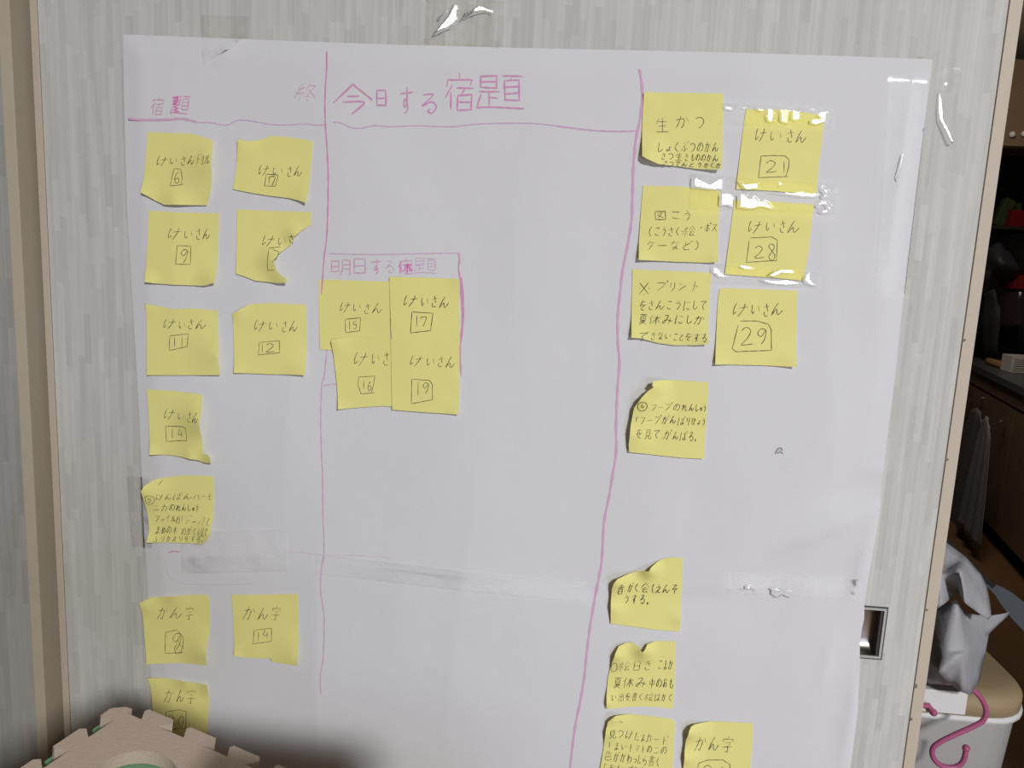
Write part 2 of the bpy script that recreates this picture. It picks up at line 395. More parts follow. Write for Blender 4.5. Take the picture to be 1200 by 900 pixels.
poster_lines('marker_line', ['200,660 199,668 204,676 220,682 260,683 300,682'], 0.0006, M['pink_faint'])

poster_lines('scuff_mark', ['907,530 909,525 913,523 915,526', '909,529 913,528 916,530', '910,526 914,526'], 0.0014, mat('grey_scuff', (150,150,156), .8), label='small grey scuff on the paper')
# ------------------------------------------------------------ glyph strokes (100 x 100 boxes)
G = {
'け':"1808 1035 1278 3060;4240 9532;7210 7045 4592", 'い':"1525 1860 3078 4062;7030 8560", 'さ':"1535 8525;4510 6550 7060;3060 2578 4590 7585",
'ん':"5010 2550 1088 3560 5055 5580 7085 9555", 'し':"3010 2860 3585 6085 8565", 'れ':"2510 2590;1030 3528 1075 3550 5530 6535 6070 7085 9070",
'か':"1035 6030 6060 5090 4080;4008 3050 1090;7520 9045", 'く':"6510 2550 7090", 'つ':"1030 5520 8540 7570 4088", 'の':"5020 3570 1575 1550 3520 6515 9040 8570 6088",
'ふ':"3510 5522;5030 4045 6065 5085 3578;1560 0880;7555 9272", 'ま':"1520 8518;1540 8038;5005 5075 3090 2078 4568 8588", 'め':"2015 3550 5080;6510 4065 2085 1065 3535 6528 9050 8075 6090",
'も':"5008 4565 5588 8085 8560;2030 7028;2052 7050", 'と':"3010 4045;8025 3055 2575 4088 8585", 'て':"1020 8515 5040 4570 7090", 'は':"1510 1090 1880;4030 9028;7008 7075 5588 4578 6068 9085",
'う':"3510 6518;2540 6030 7550 6075 4592", 'よ':"5510 5572 3588 2575 4565 8585;5530 8028", 'ゆ':"1525 1570 2045 5022 8035 8065 5070;5508 5575 3592", 'き':"1525 7515;1543 8033;3508 7062;3065 2580 4092 7588",
'こ':"2020 7518 6528;2070 4085 8085", 'な':"1025 5522;3508 1050;6515 8530;6535 6275 4588 3575 5068 8588", 'を':"1020 7518;4505 1055 4540 5560;8540 3570 4588 7590", 'に':"1510 1090 1880;4525 8522;4575 6085 9080",
'み':"1515 5012 2580 1070 4050 9065;7535 6590", 'え':"3505 6015;1535 7532 1090 4560 5585 9085", 'そ':"2010 7508 2045 8540 5060 6090", 'お':"1025 6522;3505 3580 1578 3050 7048 8070 6088;7015 8830",
'た':"1022 5520;3505 1088;5045 8543;5070 6085 9085", 'わ':"2505 2595;1028 3526 0870 5035 8545 8070 6090", 'ら':"4008 6018;2525 2060 5045 8060 6590 3088", 'り':"2515 2250 2855;7010 7060 4592", 'ひ':"1025 3520 2060 4085 6570 6520 9050",
'す':"1025 9022;5505 5555 4070 3555 4545 5560 5580 4095", 'る':"2515 7012 2065 6045 8570 6595 4590 5578",
'ト':"4005 4092;4038 7552", 'リ':"2515 2560;7010 7060 4592", 'ル':"3015 2860 0888;6010 6085 9560", 'ハ':"3520 0885;6018 9585", 'ー':"1050 9048", 'モ':"2018 8018;1045 9043;4518 4585 8585", 'ニ':"2025 8025;0878 9575",
'カ':"!1032 8530 7588 6080;4505 3560 1090", 'フ':"!1018 8518 6055 3090", 'ァ':"!1540 8540 6560;5050 3090", 'イ':"8008 1055;5535 5595", 'シ':"2012 4025;1040 3052;2088 8540", 'ャ':"0555 9045 7065;3035 5595",
'ッ':"1545 2560;4535 5555;8535 4590", 'ク':"3505 1045;!3020 8018 3092", 'ホ':"1030 9028;5005 5090 4082;2550 1078;7050 9078", 'ス':"!1515 7515 1090;5050 9090", 'タ':"3505 1045;!3020 8018 3092;3545 6560", 'ン':"1018 3535;1588 8835",
'マ':"!1520 8518 5060;3545 6580", '「':"!3060 3010 8010", '」':"!7040 7090 2090", '(':"7005 4030 4070 7095", ')':"3005 6030 6070 3095", '・':"4045 5050 4555 4045", '。':"1085 2075 3085 2095 1085", '、':"1570 2888", '※':"1515 8585;8515 1585;4812 5218;4882 5288;1248 1852;8248 8852",
'1':"5005 4895", '2':"1525 4508 7525 5060 1588 9082", '4':"4508 2060 8058;6530 6395", '5':"2510 2245 6540 7065 5090 1588;2510 8010", '6':"6008 2550 2580 5092 7575 6055 2865", '7':"1025 1510 8510 4595", '8':"7015 4008 2022 5045 8070 5592 2078 4550 7530 7015", '9':"8015 4010 1535 4050 8020 7060 4092", '0':"5008 2035 2580 5592 8060 7520 5008", 'd':"8515 4010 1535 4050 8020 7060 4092",
'○':"5002 1015 0250 1588 5098 9080 9840 8012 5002",
'宿':"!5002 5015;!1532 1518 8518 8030;3032 1062;!2548 2592;!4038 9038;6538 5552;!4555 4592 8592 8555 4555;!4572 8572",
'題':"!1208 1238 4538 4508 1208;!1223 4523;!0848 5048;!2848 2880;!2862 4562;!1555 0590;0590 3085 9892;!5508 9808;!7508 7020;!6020 6070 9070 9020 6020;!6037 9037;!6053 9053",
'今':"!5005 0565;!5005 9555;!3545 6545;2562 7562 6580 4598", '日':"!2010 2090 8090 8010 2010;!2050 8050", '明':"!0515 0575 4075 4015 0515;!0545 4045;!5510 5570 4595;!5510 9010 9092 8290;!5535 9035;!5558 9058",
'終':"!3505 1530 4030;!4018 1055 4850;3050 3095;1565 0880;4565 5278;6505 5035;!6018 9018 5575;6030 9575;6068 7575;6082 7592", '字':"5005 5015;!1535 1520 8520 8035;!3040 7040 5555;5055 5592 4088;1565 8562",
'生':"3010 1040;2530 8028;5005 5090;2555 7853;0890 9588", '図':"!1010 1090 9090 9010 1010;3025 4040;5022 5838;7020 3075;3045 7575", '絵':"!3005 1030 3530;!3518 0555 4350;2550 2595;1065 0380;3865 4578;!7205 5035;!7205 9835;6540 8238;5555 9555;7255 6085 9082;8570 9892",
'会':"!5005 0545;!5005 9545;3545 6545;1560 8560;4560 3088 8085;6570 8595", '夏':"1008 9008;5008 4520;!2520 2558 7558 7520 2520;2533 7533;2546 7546;4560 1580;3568 7566 1598;3572 9096", '休':"2505 0545;!1835 1895;3530 9530;6508 6595;6532 3580;6532 9578",
'木':"1030 9030;5005 5095;5032 1078;5032 9078", '音':"5002 5012;2015 8015;3518 4030;6518 6030;0833 9533;!2545 2592 7592 7545 2545;2568 7568", '中':"!1530 1560 8560 8530 1530;5005 5095", '出':"!5005 5090;!2020 2045 8045 8020;!1555 1590 8890 8855",
'書':"!2512 7512 7532;1022 9522;2532 7532;5002 5055;1544 8544;0555 9555;!2562 2595 7595 7562 2562;2578 7578", '色':"3502 1525;!3512 6012 5028;!2028 2060 8060 8028 2028;5028 5060;2060 2588 9088 9075", '見':"!2505 2560 7560 7505 2505;2523 7523;2541 7541;4060 3080 1095;6060 6090 9290 9275",
}
for k, b in {'ド':'ト','ば':'は','が':'か','ぶ':'ふ','で':'て','ど':'と','ジ':'シ','ぎ':'き'}.items(): G[k] = G[b]+";8202 8815;9300 9912"
for k, b in {'プ':'フ','ポ':'ホ'}.items(): G[k] = G[b]+";9205 8800 9500 9808 9205"
def glyph(ch, x0, y0, x1, y1, shear=0):
    out = []
    for s in G[ch].split(';'):
        sharp = s[0] == '!'; s = s.lstrip('!')
        p = [(int(q[:2])/100, int(q[2:])/100) for q in s.split()]
        p = [(x0+(x1-x0)*(a+shear*(0.5-b))+random.uniform(-.02,.02)*(x1-x0), y0+(y1-y0)*b+random.uniform(-.02,.02)*(y1-y0)) for a, b in p]
        out.append(p if sharp else catmull(p, 4))
    return out
def T(text, xs, y, h, sl=0.0, shear=0.22):
    """row of characters: xs has len(text)+1 entries, or (start, advance)"""
    if len(xs) == 2 and len(text) != 1: xs = [xs[0]+xs[1]*i for i in range(len(text)+1)]
    if len(xs) != len(text)+1:
        m_ = len(xs)-1; xs = [xs[min(int(k*m_/len(text)), m_-1)]+(xs[min(int(k*m_/len(text)), m_-1)+1]-xs[min(int(k*m_/len(text)), m_-1)])*(k*m_/len(text)-min(int(k*m_/len(text)), m_-1)) for k in range(len(text)+1)]
    o = []
    for i, c in enumerate(text):
        if c == ' ': continue
        w = (xs[i+1]-xs[i])*0.88; yy = y+sl*(xs[i]-xs[0])+random.uniform(-.04, .04)*h
        hh = h*1.08; y0 = yy-h*.04
        if c in 'ゅょャァッっ': y0 = yy+h*.35; hh = h*.6
        c = {'ゅ':'ゆ','ょ':'よ','っ':'つ'}.get(c, c)
        o += glyph(c, xs[i], y0, xs[i]+w, y0+hh, shear)
    return o
def RAW(s): return [pl(q) for q in s.split(';')]

# pink titles -----------------------------------------------------------
def cr(strokes, ox, oy, s): return [[(ox+x/s, oy+y/s) for x, y in st] for st in strokes]
def pw(strokes, crop, w, m, label=None): return poster_lines('marker_writing', cr(strokes, *crop), w, m, True, label=label)
CA = (150, 60, 4.736); CB = (150, 240, 4.284); CC = (150, 440, 4.284); CD = (150, 680, 4.284)
CF = (360, 290, 4.5); CG = (730, 90, 4.5); CH = (730, 230, 4.5); CI = (700, 430, 4.5); CJ = (690, 640, 6.0); CK = (690, 740, 5.625)
CE = (370, 60, 3.0)
pw(T('宿', [135, 230], 262, 100), CA, 0.0009, M['pink_mid'], 'faint pink heading writing')
pw(T('題', [250, 370], 250, 105), CA, 0.0010, M['pink_mid'])
pw(RAW('262,262 290,262 288,280 262,282 288,292 264,298 288,305 266,312 290,320 268,330 290,338 268,345'), CA, 0.0030, M['pink_hot'], 'strong pink overwritten stroke')
pw(T('終', [930, 1075], 185, 105), CA, 0.0008, M['pink'])
pw(glyph('今', 62, 112, 210, 225)+glyph('日', 208, 135, 262, 200), CE, 0.0017, M['pink_mid'], 'large pink heading writing')
pw(glyph('す', 292, 125, 352, 228)+glyph('る', 360, 145, 440, 222), CE, 0.0015, M['pink_mid'])
pw(glyph('宿', 448, 78, 568, 222)+glyph('題', 560, 78, 735, 218), CE, 0.0016, M['pink_mid'])
pw(glyph('明', 125, 58, 240, 152)+glyph('日', 235, 50, 330, 145)+glyph('す', 335, 52, 405, 150), CF, 0.0010, M['pink_mid'], 'small faint pink heading writing')
pw(glyph('る', 405, 65, 470, 135)+glyph('題', 560, 50, 690, 145), CF, 0.0007, M['pink'])
pw(glyph('宿', 480, 55, 570, 145), CF, 0.0008, M['pink_mid'])
pw(glyph('休', 480, 75, 560, 140), CF, 0.0014, M['pink_hot'], 'strong pink overwritten character')

# ------------------------------------------------------------ sticky notes
GRP = 'yellow sticky notes on the paper chart'
def inside(x, y, poly):
    c = False; j = len(poly)-1
    for i in range(len(poly)):
        xi, yi = poly[i]; xj, yj = poly[j]
        if (yi > y) != (yj > y) and x < (xj-xi)*(y-yi)/(yj-yi)+xi: c = not c
        j = i
    return c
def note(crop, outline, label, strokes=(), bumps=(), base=0.0007, lift=0.0018, dark=(), w=0.00072, band=True):
    ox, oy, s = crop
    def wp(q): p = at(ox+q[0]/s, oy+q[1]/s); return (p.x, p.z)
    op = pl(outline) if isinstance(outline, str) else outline
    poly = [wp(q) for q in op]
    zt = max(p[1] for p in poly); zb = min(p[1] for p in poly)
    bl = [(wp((bx, by)), r/s*0.00092, a) for bx, by, r, a in bumps]
    sd = random.random()*50
    def hf(x, z):
        t = max(0, min(1, (zt-z-0.018)/(zt-zb-0.018)))
        h = hp(x, z)+base+lift*t*t+0.0003*noise.noise(Vector((x*45, z*45, sd)))+0.0004*t
        for (cx, cz), r, a in bl:
            d = math.hypot(x-cx, z-cz)/r
            if d < 1: h += a*(1-d)**2*(1+0.6*d)
        return h
    # densify outline
    bd = []
    for i in range(len(poly)):
        a, b = poly[i], poly[(i+1) % len(poly)]; n = max(1, round(math.hypot(b[0]-a[0], b[1]-a[1])/0.003))
        for k in range(n): bd.append((a[0]+(b[0]-a[0])*k/n, a[1]+(b[1]-a[1])*k/n))
    vs = [Vector(p) for p in bd]; nb = len(vs); st = 0.0034
    x0, x1 = min(p[0] for p in poly), max(p[0] for p in poly)
    zz = zb
    while zz < zt:
        xx = x0
        while xx < x1:
            if inside(xx, zz, poly) and min((xx-p[0])**2+(zz-p[1])**2 for p in bd) > (st*.6)**2: vs.append(Vector((xx, zz)))
            xx += st
        zz += st
    rv, re, rf, *_ = delaunay_2d_cdt(vs, [], [list(range(nb))], 1, 1e-6)
    V = [(p.x, -hf(p.x, p.y), p.y) for p in rv]
    F_ = []
    for t in rf:
        a, b, c = (V[i] for i in t)
        cr_ = (b[0]-a[0])*(c[2]-a[2])-(b[2]-a[2])*(c[0]-a[0])
        F_.append(tuple(t) if cr_ > 0 else tuple(reversed(t)))
    o = sheet('sticky_note', V, F_, 0.00014, M['note'])
    tag(o, label, 'sticky note', GRP)
    for nm, ss, m, ww in (('handwriting', strokes, M['pencil'], w), ('handwriting', dark, M['pencil_dark'], w*1.1)):
        if not ss: continue
        a_, b_ = [], []
        for q in ss:
            ribbon(a_, b_, [wp(p) for p in q], ww, hf, 0.00016)
        pyd(nm, a_, b_, m, o)
    return o

K4 = 'けいさん'
note(CA, '122,453 240,457 375,462 420,478 455,490 488,498 492,580 494,690 480,780 455,857 225,855 170,830 130,806 96,788 108,660 114,560',
 'yellow sticky note boxed 6, top of the far left column, right side curling away',
 T(K4+'ドリル', [172,242,305,350,400,432,452,490], 585, 58, -.03)+RAW('272,655 262,700 252,750 290,748 328,740;272,655 310,658 318,700 316,742')+glyph('6', 268, 665, 312, 742),
 [(490,640,260,.009),(300,857,140,.004),(96,788,110,.003)], lift=.002)
note(CA, '627,495 690,504 735,495 770,488 795,472 900,480 1037,503 1030,580 1018,720 1007,846 960,830 910,818 780,802 680,785 596,768 608,690 618,590',
 'yellow sticky note with boxed 17 right of the boxed 6, ragged top edge',
 T(K4, [735,805,890,930,985], 630, 65, .03)+RAW('778,685 770,750 830,752 845,690 778,685')+glyph('1', 785, 695, 805, 740)+glyph('7', 790, 695, 835, 755),
 [(1007,846,130,.004),(627,495,150,.004)])
note(CB, '118,30 240,38 360,42 467,45 464,200 462,340 458,390 400,405 250,400 150,392 112,385 108,340 112,200',
 'yellow sticky note with boxed 9, directly below the boxed 6 in far left column',
 T(K4, [215,290,350,385,430], 115, 65)+RAW('262,205 256,298 328,298;262,205 328,207 328,298')+glyph('9', 275, 215, 322, 298),
 [(458,395,130,.006),(112,390,90,.004)])
note(CB, '556,25 700,30 928,38 926,100 880,130 850,160 828,200 790,228 765,250 752,290 765,330 790,355 820,368 818,388 770,392 650,380 600,360 553,345 555,200',
 'yellow sticky note with a big bite torn from its right side',
 T('けい', [680,755,815], 150, 60)+glyph('さ', 810, 145, 855, 195)+RAW('718,220 714,328 752,326;718,218 775,210;738,225 770,235 765,262 742,285 752,305'),
 [(820,380,120,.008),(752,290,120,.007),(850,160,90,.005)])
note(CB, '105,495 200,512 240,522 330,518 460,530 465,620 478,740 480,848 300,850 112,850 108,700',
 'yellow sticky note boxed 11, third row of the far left column',
 T(K4, [190,265,310,350,412], 570, 55)+RAW('224,655 222,728 312,708 315,645 224,655')+glyph('1', 240, 658, 258, 715)+glyph('1', 275, 658, 295, 715),
 [(470,760,200,.007),(105,495,100,.002)])
note(CB, '535,548 580,520 620,497 740,492 898,500 902,640 903,848 720,846 548,838 540,700',
 'yellow sticky note boxed 12 right of the boxed 11, top left corner cut',
 T(K4, [640,710,775,815,865], 575, 65)+RAW('668,688 664,750 770,740 768,680 668,688')+glyph('1', 675, 690, 692, 742)+glyph('2', 695, 690, 752, 742),
 [(903,848,140,.005),(560,520,100,.003),(548,838,90,.002)])
note(CC, '106,65 220,72 330,82 388,92 395,160 395,260 396,340 398,378 430,382 445,395 445,425 410,425 370,412 300,400 220,390 132,388 122,300 115,180',
 'yellow sticky note boxed 14 in far left column, rolled right side, bent corner tab',
 T('けいさん', [192,262,320,352,392], 160, 58, .06)+RAW('203,248 208,325 316,316 312,255 295,248 203,248')+glyph('1', 228, 255, 248, 312)+glyph('4', 262, 255, 302, 308),
 [(396,230,200,.012),(445,400,90,.009),(340,400,120,.005),(132,388,80,.003)])
note(CC, '98,565 110,540 150,512 190,505 300,495 440,498 445,600 442,700 437,780 420,810 390,832 300,828 200,825 118,822 125,760 112,680 100,600',
 'yellow sticky note filled with five tight lines, beginning with a circled 5',
 T('けんばんハーモ', [160,200,240,290,340,380,410,440], 582, 36)+glyph('○', 110, 588, 155, 636)+glyph('5', 120, 598, 145, 626)
 +T('の「ジャックと', [255,280,300,335,360,385,410,432], 696, 44)+T('のがくふ見て', [285,310,340,365,385,405,425], 750, 42)+T('ふりかえりをする。', [150,180,210,240,270,300,330,360,390,412], 792, 30)+RAW('172,540 188,520 195,512'),
 [(98,560,160,.009),(440,790,130,.006),(118,822,110,.003)], dark=T('ニカのれんしゅう', [140,180,220,255,285,310,335,350,372], 636, 38)+T('ファイル', [150,180,205,232,258], 690, 36)+T('まめの木', [155,185,210,240,268], 745, 40), w=.0006)
note(CD, '82,95 130,75 240,66 400,62 420,75 424,200 418,300 418,402 260,400 110,405 98,280 88,160',
 'yellow kanji practice note with boxed 9, alone above the mat corner at left',
 T('かん字', [160,222,295,352], 118, 68, .02)+RAW('202,250 200,352 240,352 292,346;202,250 258,238 290,275 290,332')+glyph('9', 228, 245, 290, 345)+RAW('262,300 245,330 255,356 280,352 285,320 262,290'),
 [(420,350,190,.008),(82,95,110,.005),(240,62,110,.003)])
note(CD, '531,62 700,64 858,62 862,200 868,320 868,402 780,398 735,395 725,380 650,378 580,372 560,362 547,362 540,220',
 'yellow kanji note with boxed 14 at the lower left, bottom edge stepped',
 T('かん字', [583,660,722,785], 120, 72, .02)+RAW('642,240 638,308 728,296 728,232 642,240')+glyph('1', 655, 245, 672, 300)+glyph('4', 678, 236, 722, 285),
 [(868,380,200,.007),(547,362,70,.002)])
note(CD, '119,470 200,480 290,490 350,502 413,508 417,600 412,700 411,805 260,808 150,800 138,660 130,560',
 'yellow kanji note with boxed 20, half hidden behind the foam mat tooth',
 T('かん字', [192,255,300,362], 528, 75, .02)+RAW('198,735 205,660 205,645 270,636 305,645 303,730;190,733 310,726')+glyph('2', 212, 655, 250, 720)+glyph('0', 262, 660, 298, 722),
 [(413,508,100,.004),(300,490,90,.003),(119,470,100,.004)])
# the four notes of the middle column
note(CF, '62,168 200,172 440,180 440,530 250,548 72,536 66,350',
 'yellow sticky note boxed 15, upper left of the four clustered middle notes',
 T(K4, [175,240,300,345,410], 282, 62, .05)+RAW('204,378 206,448 280,438 284,370 204,378')+glyph('1', 218, 382, 235, 435)+glyph('5', 240, 385, 272, 432), [], base=.0004, lift=.0004)
note(CF, '438,155 620,158 805,165 806,330 808,490 650,492 450,488 442,300',
 'yellow sticky note boxed 17, upper right of the four clustered middle notes',
 (), [(805,165,80,.001)], base=.0014, lift=.0006, dark=T(K4, [512,600,655,700,760], 245, 68, .04)+RAW('557,340 550,448 655,436 668,345 557,338')+glyph('1', 575, 355, 592, 418)+glyph('7', 600, 360, 638, 418))
note(CF, '135,490 150,482 240,470 300,465 450,480 470,835 400,832 250,842 172,848 160,700 148,600',
 'yellow sticky note boxed 16, lower left of the four clustered middle notes',
 T('けいさ', [248,340,400,448], 545, 82)+RAW('278,680 272,720 290,768 362,762;278,680 362,675 355,720 345,762')+glyph('1', 295, 695, 312, 745)+glyph('6', 318, 695, 352, 755),
 [(145,485,110,.004),(172,848,80,.003)], base=.0016, lift=.0004)
note(CF, '446,484 630,488 808,491 808,600 808,760 805,872 620,862 455,850 450,650',
 'yellow sticky note boxed 19, lower right of the four clustered middle notes',
 T(K4, [545,630,690,735,792], 560, 66, .03)+RAW('558,690 556,818 668,796 666,715 650,695 558,690')+glyph('1', 582, 700, 602, 780)+glyph('9', 612, 702, 655, 770), [(805,872,110,.002)], base=.0026, lift=.0004)
# right-hand columns
note(CG, '108,90 130,86 330,90 525,92 522,250 520,400 510,492 480,496 390,490 280,475 180,465 120,440 97,425 100,250',
 'yellow sticky note with large heading and cramped lines, topmost right of the long pink line',
 glyph('生', 165, 215, 245, 305)+glyph('か', 270, 205, 350, 280)+glyph('つ', 375, 200, 430, 285)
 +T('しょくぶつのかん', [172,220,262,305,345,385,425,465,505], 345, 58, .0)+T('さつ生きもののかん', [195,230,270,320,350,378,405,435,465,500], 402, 42, .04)+T('さつてんとうかくか', [205,238,270,305,340,380,420,450,480,512], 446, 28, .05),
 [(120,445,150,.008),(510,492,130,.006),(108,90,60,.002)])
note(CG, '645,175 850,180 1056,206 1045,330 1025,480 1012,625 800,605 590,595 610,430 630,270',
 'yellow sticky note boxed 21, with clear tape across its top and bottom',
 T(K4, [690,760,855,905,972], 275, 78, .01)+RAW('722,420 708,535 865,528;718,422 780,418 850,420 870,440 868,480 852,528')+glyph('2', 738, 440, 815, 515)+glyph('1', 832, 445, 855, 510), lift=.0004)
note(CH, '105,-55 300,-50 508,-28 500,150 492,346 440,350 280,345 80,335 82,250 92,100',
 'yellow sticky note in three pencil lines under the topmost one, opening with a box character',
 glyph('こ', 245, 75, 305, 125)+glyph('う', 310, 72, 362, 135)+T('(こうさく・絵', [128,160,200,232,272,305,312,385], 160, 52)+T('ターなど)', [120,175,245,305,365,412], 235, 50), [(80,335,110,.004),(492,346,90,.003)],
 dark=glyph('図', 162, 75, 228, 130)+T('・ポス', [398,425,462,500], 145, 45))
note(CH, '582,22 790,30 1000,44 985,180 968,300 945,445 800,430 690,422 532,410 550,270 570,120',
 'yellow sticky note boxed 28, between the taped 21 note and the 29 note',
 T(K4, [652,740,815,860,935], 125, 72, .0)+RAW('660,232 645,348 805,338;665,220 780,215 808,232 802,338')+glyph('2', 680, 255, 745, 335)+glyph('8', 752, 242, 805, 345), lift=.0004)
note(CH, '50,385 250,392 460,402 455,520 448,640 443,772 380,780 270,782 180,770 90,745 42,740 45,560',
 'yellow sticky note starting with a dotted cross mark, left of the 29 note',
 T('プリント', [165,240,285,345,420], 448, 55)+T('をさんこうにして', [85,130,170,225,265,315,360,400,445], 545, 55)+T('できないことをする', [75,140,180,215,260,290,325,365,405,442], 712, 42, .02), [(42,745,120,.005),(443,772,130,.005)],
 dark=glyph('※', 75, 440, 145, 530)+T('夏休みにしか', [80,135,205,270,325,370,432], 622, 52))
note(CH, '505,490 520,484 700,488 914,497 910,620 903,760 898,892 700,885 478,880 488,700 495,560',
 'yellow sticky note boxed 29, lowest of the three large numbered ones at right',
 T(K4, [572,665,730,775,850], 555, 78, .0)+RAW('602,675 580,760 570,800 590,815 775,808;615,655 700,655 760,672 775,700 775,808')+glyph('2', 605, 680, 690, 792)+glyph('9', 695, 685, 762, 785), [(898,892,130,.004),(478,880,100,.003)], w=.00085)
note(CI, '292,62 430,66 580,76 575,200 565,340 555,475 440,470 300,455 165,440 163,400 172,300 190,205 225,150 265,110 290,92 280,84',
 'yellow sticky note with its upper left corner notched and rolled, alone mid right',
 T('フープのれんしゅう', [275,318,348,395,440,480,510,535,552,572], 185, 42, .02)+T('ばりひょう', [420,465,490,520,545,568], 258, 45)+T('を見て、がんばる。', [200,245,290,335,345,395,430,475,510,530], 318, 50, .06),
 [(225,150,190,.013),(290,80,90,.009),(165,330,170,.008)], dark=glyph('○', 208, 172, 258, 222)+glyph('4', 222, 180, 245, 212)+T('「フープがん', [195,228,268,320,370,420], 250, 46))
note(CJ, '560,66 600,65 658,72 652,250 642,420 633,580 480,568 300,545 152,525 152,380 160,270 172,220 195,195 240,183 310,165 370,148 415,140 430,120 480,90 520,75',
 'yellow sticky note with two short lines and a sagging top left edge',
 T('がく会(えんそ', [270,315,360,435,465,515,575,630], 240, 70, .05)+T('うする。', [240,295,350,405,455], 325, 62, .05), [(180,210,200,.012),(415,140,120,.010),(640,500,90,.002),(152,400,150,.006)], dark=T('音', [195,255], 240, 78), w=.00095)
note(CK, '345,100 365,85 380,60 430,50 567,50 566,200 562,350 550,490 520,490 440,480 340,475 220,480 130,485 115,478 115,400 125,290 145,200 170,110 195,70 240,56 290,54 325,70',
 'yellow sticky note with three pencil lines and a notch in its top edge',
 T('○絵日き こまか', [145,190,285,355,430,450,490,520,560], 178, 68, -.02)+T('い出を書く絵はかく', [145,190,240,280,325,365,430,475,515,565], 385, 52, .02),
 [(350,95,120,.010),(170,120,170,.009),(115,440,120,.004)], dark=T('夏休み中のおも', [160,225,305,395,440,485,520,562], 285, 68, .02))
note(CK, '175,520 195,522 240,527 400,545 545,565 566,585 562,700 555,800 548,900 540,980 300,972 65,965 75,880 95,760 110,620 125,560 150,530',
 'yellow sticky note full of tilted writing, cut by the picture bottom',
 T('つけたよカード', [180,240,300,340,375,420,475,525], 625, 62, .18)+T('まいトマトのニの', [165,210,260,300,340,380,420,470,520], 715, 55, .10)+T('色がかわったら書く', [100,160,205,250,290,320,350,390,440,470], 770, 65, .12)+T('「おもいでを書く', [90,130,175,215,255,290,330,370,410], 850, 50, .12),
 [(150,530,150,.009),(110,640,130,.006)], dark=glyph('見', 130, 620, 180, 685)+RAW('195,565 210,570 222,580')+glyph('1', 125, 700, 145, 750))
note(CK, '650,610 665,588 690,580 830,580 1076,590 1074,700 1065,800 1050,1000 620,1000 618,880 625,760 635,680',
 'yellow kanji note at the picture bottom right with curled left edge',
 T('かん字', [690,785,865,970], 672, 105, .02)+RAW('712,890 722,850 780,832 880,830 925,860 930,960;712,890 705,970')+glyph('2', 740, 858, 825, 960)+glyph('1', 860, 865, 890, 950),
 [(640,620,190,.012),(625,800,150,.007)], w=.00085)

# ------------------------------------------------------------ clear adhesive tape
def halfway(p):
    a = (CP-p).normalized(); b = (Vector(KEY)-p).normalized(); h = a+b; return h.x/h.y, h.z/h.y
def tape(quad, label, amp=0.0006, off=0.0009, m='tape', wr=(), n=26, fac=()):
    # fac: glint outlines, each a facet of film tilted to mirror the key light
    FC = []
    for fp in fac:
        w_ = [at(*q) for q in pl(fp)]; c = sum(w_, Vector())/len(w_); gx, gz = halfway(c)
        FC.append(([(q.x, q.z) for q in w_], gx, gz, min(gx*(q.x-c.x)+gz*(q.z-c.z) for q in w_), c))
    q = [at(*p) for p in pl(quad)]; v = []; f = []; sd = random.random()*90
    for j in range(n+1):
        for i in range(n+1):
            s, t = i/n, j/n
            jag = 0.0006*math.sin(j*2.1+sd)*(1 if i in (0, n) else 0)
            p = q[0]*(1-s)*(1-t)+q[1]*s*(1-t)+q[2]*s*t+q[3]*(1-s)*t
            on = interp(LEw, p.z) < p.x < interp(REw, p.z) and p.z < PT
            b = hp(p.x, p.z)*min(1, max(.35, (PT-p.z)/.02)) if on else 0.0009
            h = b+off+amp*(noise.noise(Vector((p.x*70, p.z*70, sd)))+0.5*noise.noise(Vector((p.x*170, p.z*170, sd))))
            for (u, w_, r, a) in wr:
                c = at(u, w_); d = math.hypot(p.x-c.x, p.z-c.z)/(r*0.00092)
                if d < 1: h += a*(1-d*d)**2
            for (fp, gx, gz, mn, c) in FC:
                if inside(p.x, p.z, fp): h = b+off+gx*(p.x-c.x)+gz*(p.z-c.z)-mn
            v.append((p.x+jag, -max(h, .0004), p.z))
    for j in range(n):
        for i in range(n):
            a = j*(n+1)+i; f.append((a, a+n+1, a+n+2, a+1))
    o = pyd('clear_tape', v, f, M[m], None, True)
    return tag(o, label, 'tape', 'clear tape on the door')
tape('500,-6 592,2 588,58 498,52', 'crinkled clear tape over the top edge of the paper, shining white', .0007, m='tape_flat', n=80,
     fac=['533,5 537,7 536,20 538,23 528,33 509,42 517,32 526,20', '545,19 553,16 560,9 566,9 578,13 580,15 577,16 568,14 555,17 543,23', '527,12 515,24 514,23 523,14'])
tape('236,18 294,20 292,46 240,78', 'clear tape across the folded top left part of the paper', .0005, m='tape_flat')
tape('1096,80 1124,80 1118,176 1090,172', 'short clear tape on the wallpaper beside the paper, with one curved shine', .00012, m='tape_flat', n=80,
     fac=['1100,105 1102,120 1103,140 1110,155 1114,169 1111,168 1106,156 1099,142 1098,125', '1105,98 1109,97 1110,100 1106,102'])
tape('1040,90 1084,88 1076,345 1022,345', 'long clear tape down the upper right edge of the paper', .0001, m='tape_flat', n=90,
     fac=['1055,180 1057,181 1050,210 1048,209'])
tape('843,122 975,130 973,152 842,148', 'clear tape strip across the top of the boxed 21 note', .0003, off=.0022, m='tape_flat', n=100,
     fac=['848,126 857,127 856,130 848,129', '897,129 904,131 905,143 898,144 896,138', '912,130 924,131 922,146 913,144', '926,131 935,132 937,139 931,143 926,141', '955,135 968,132 967,143 955,147 947,145 948,142 960,140', '883,128 895,130 889,132', '867,127 872,127 871,129'])
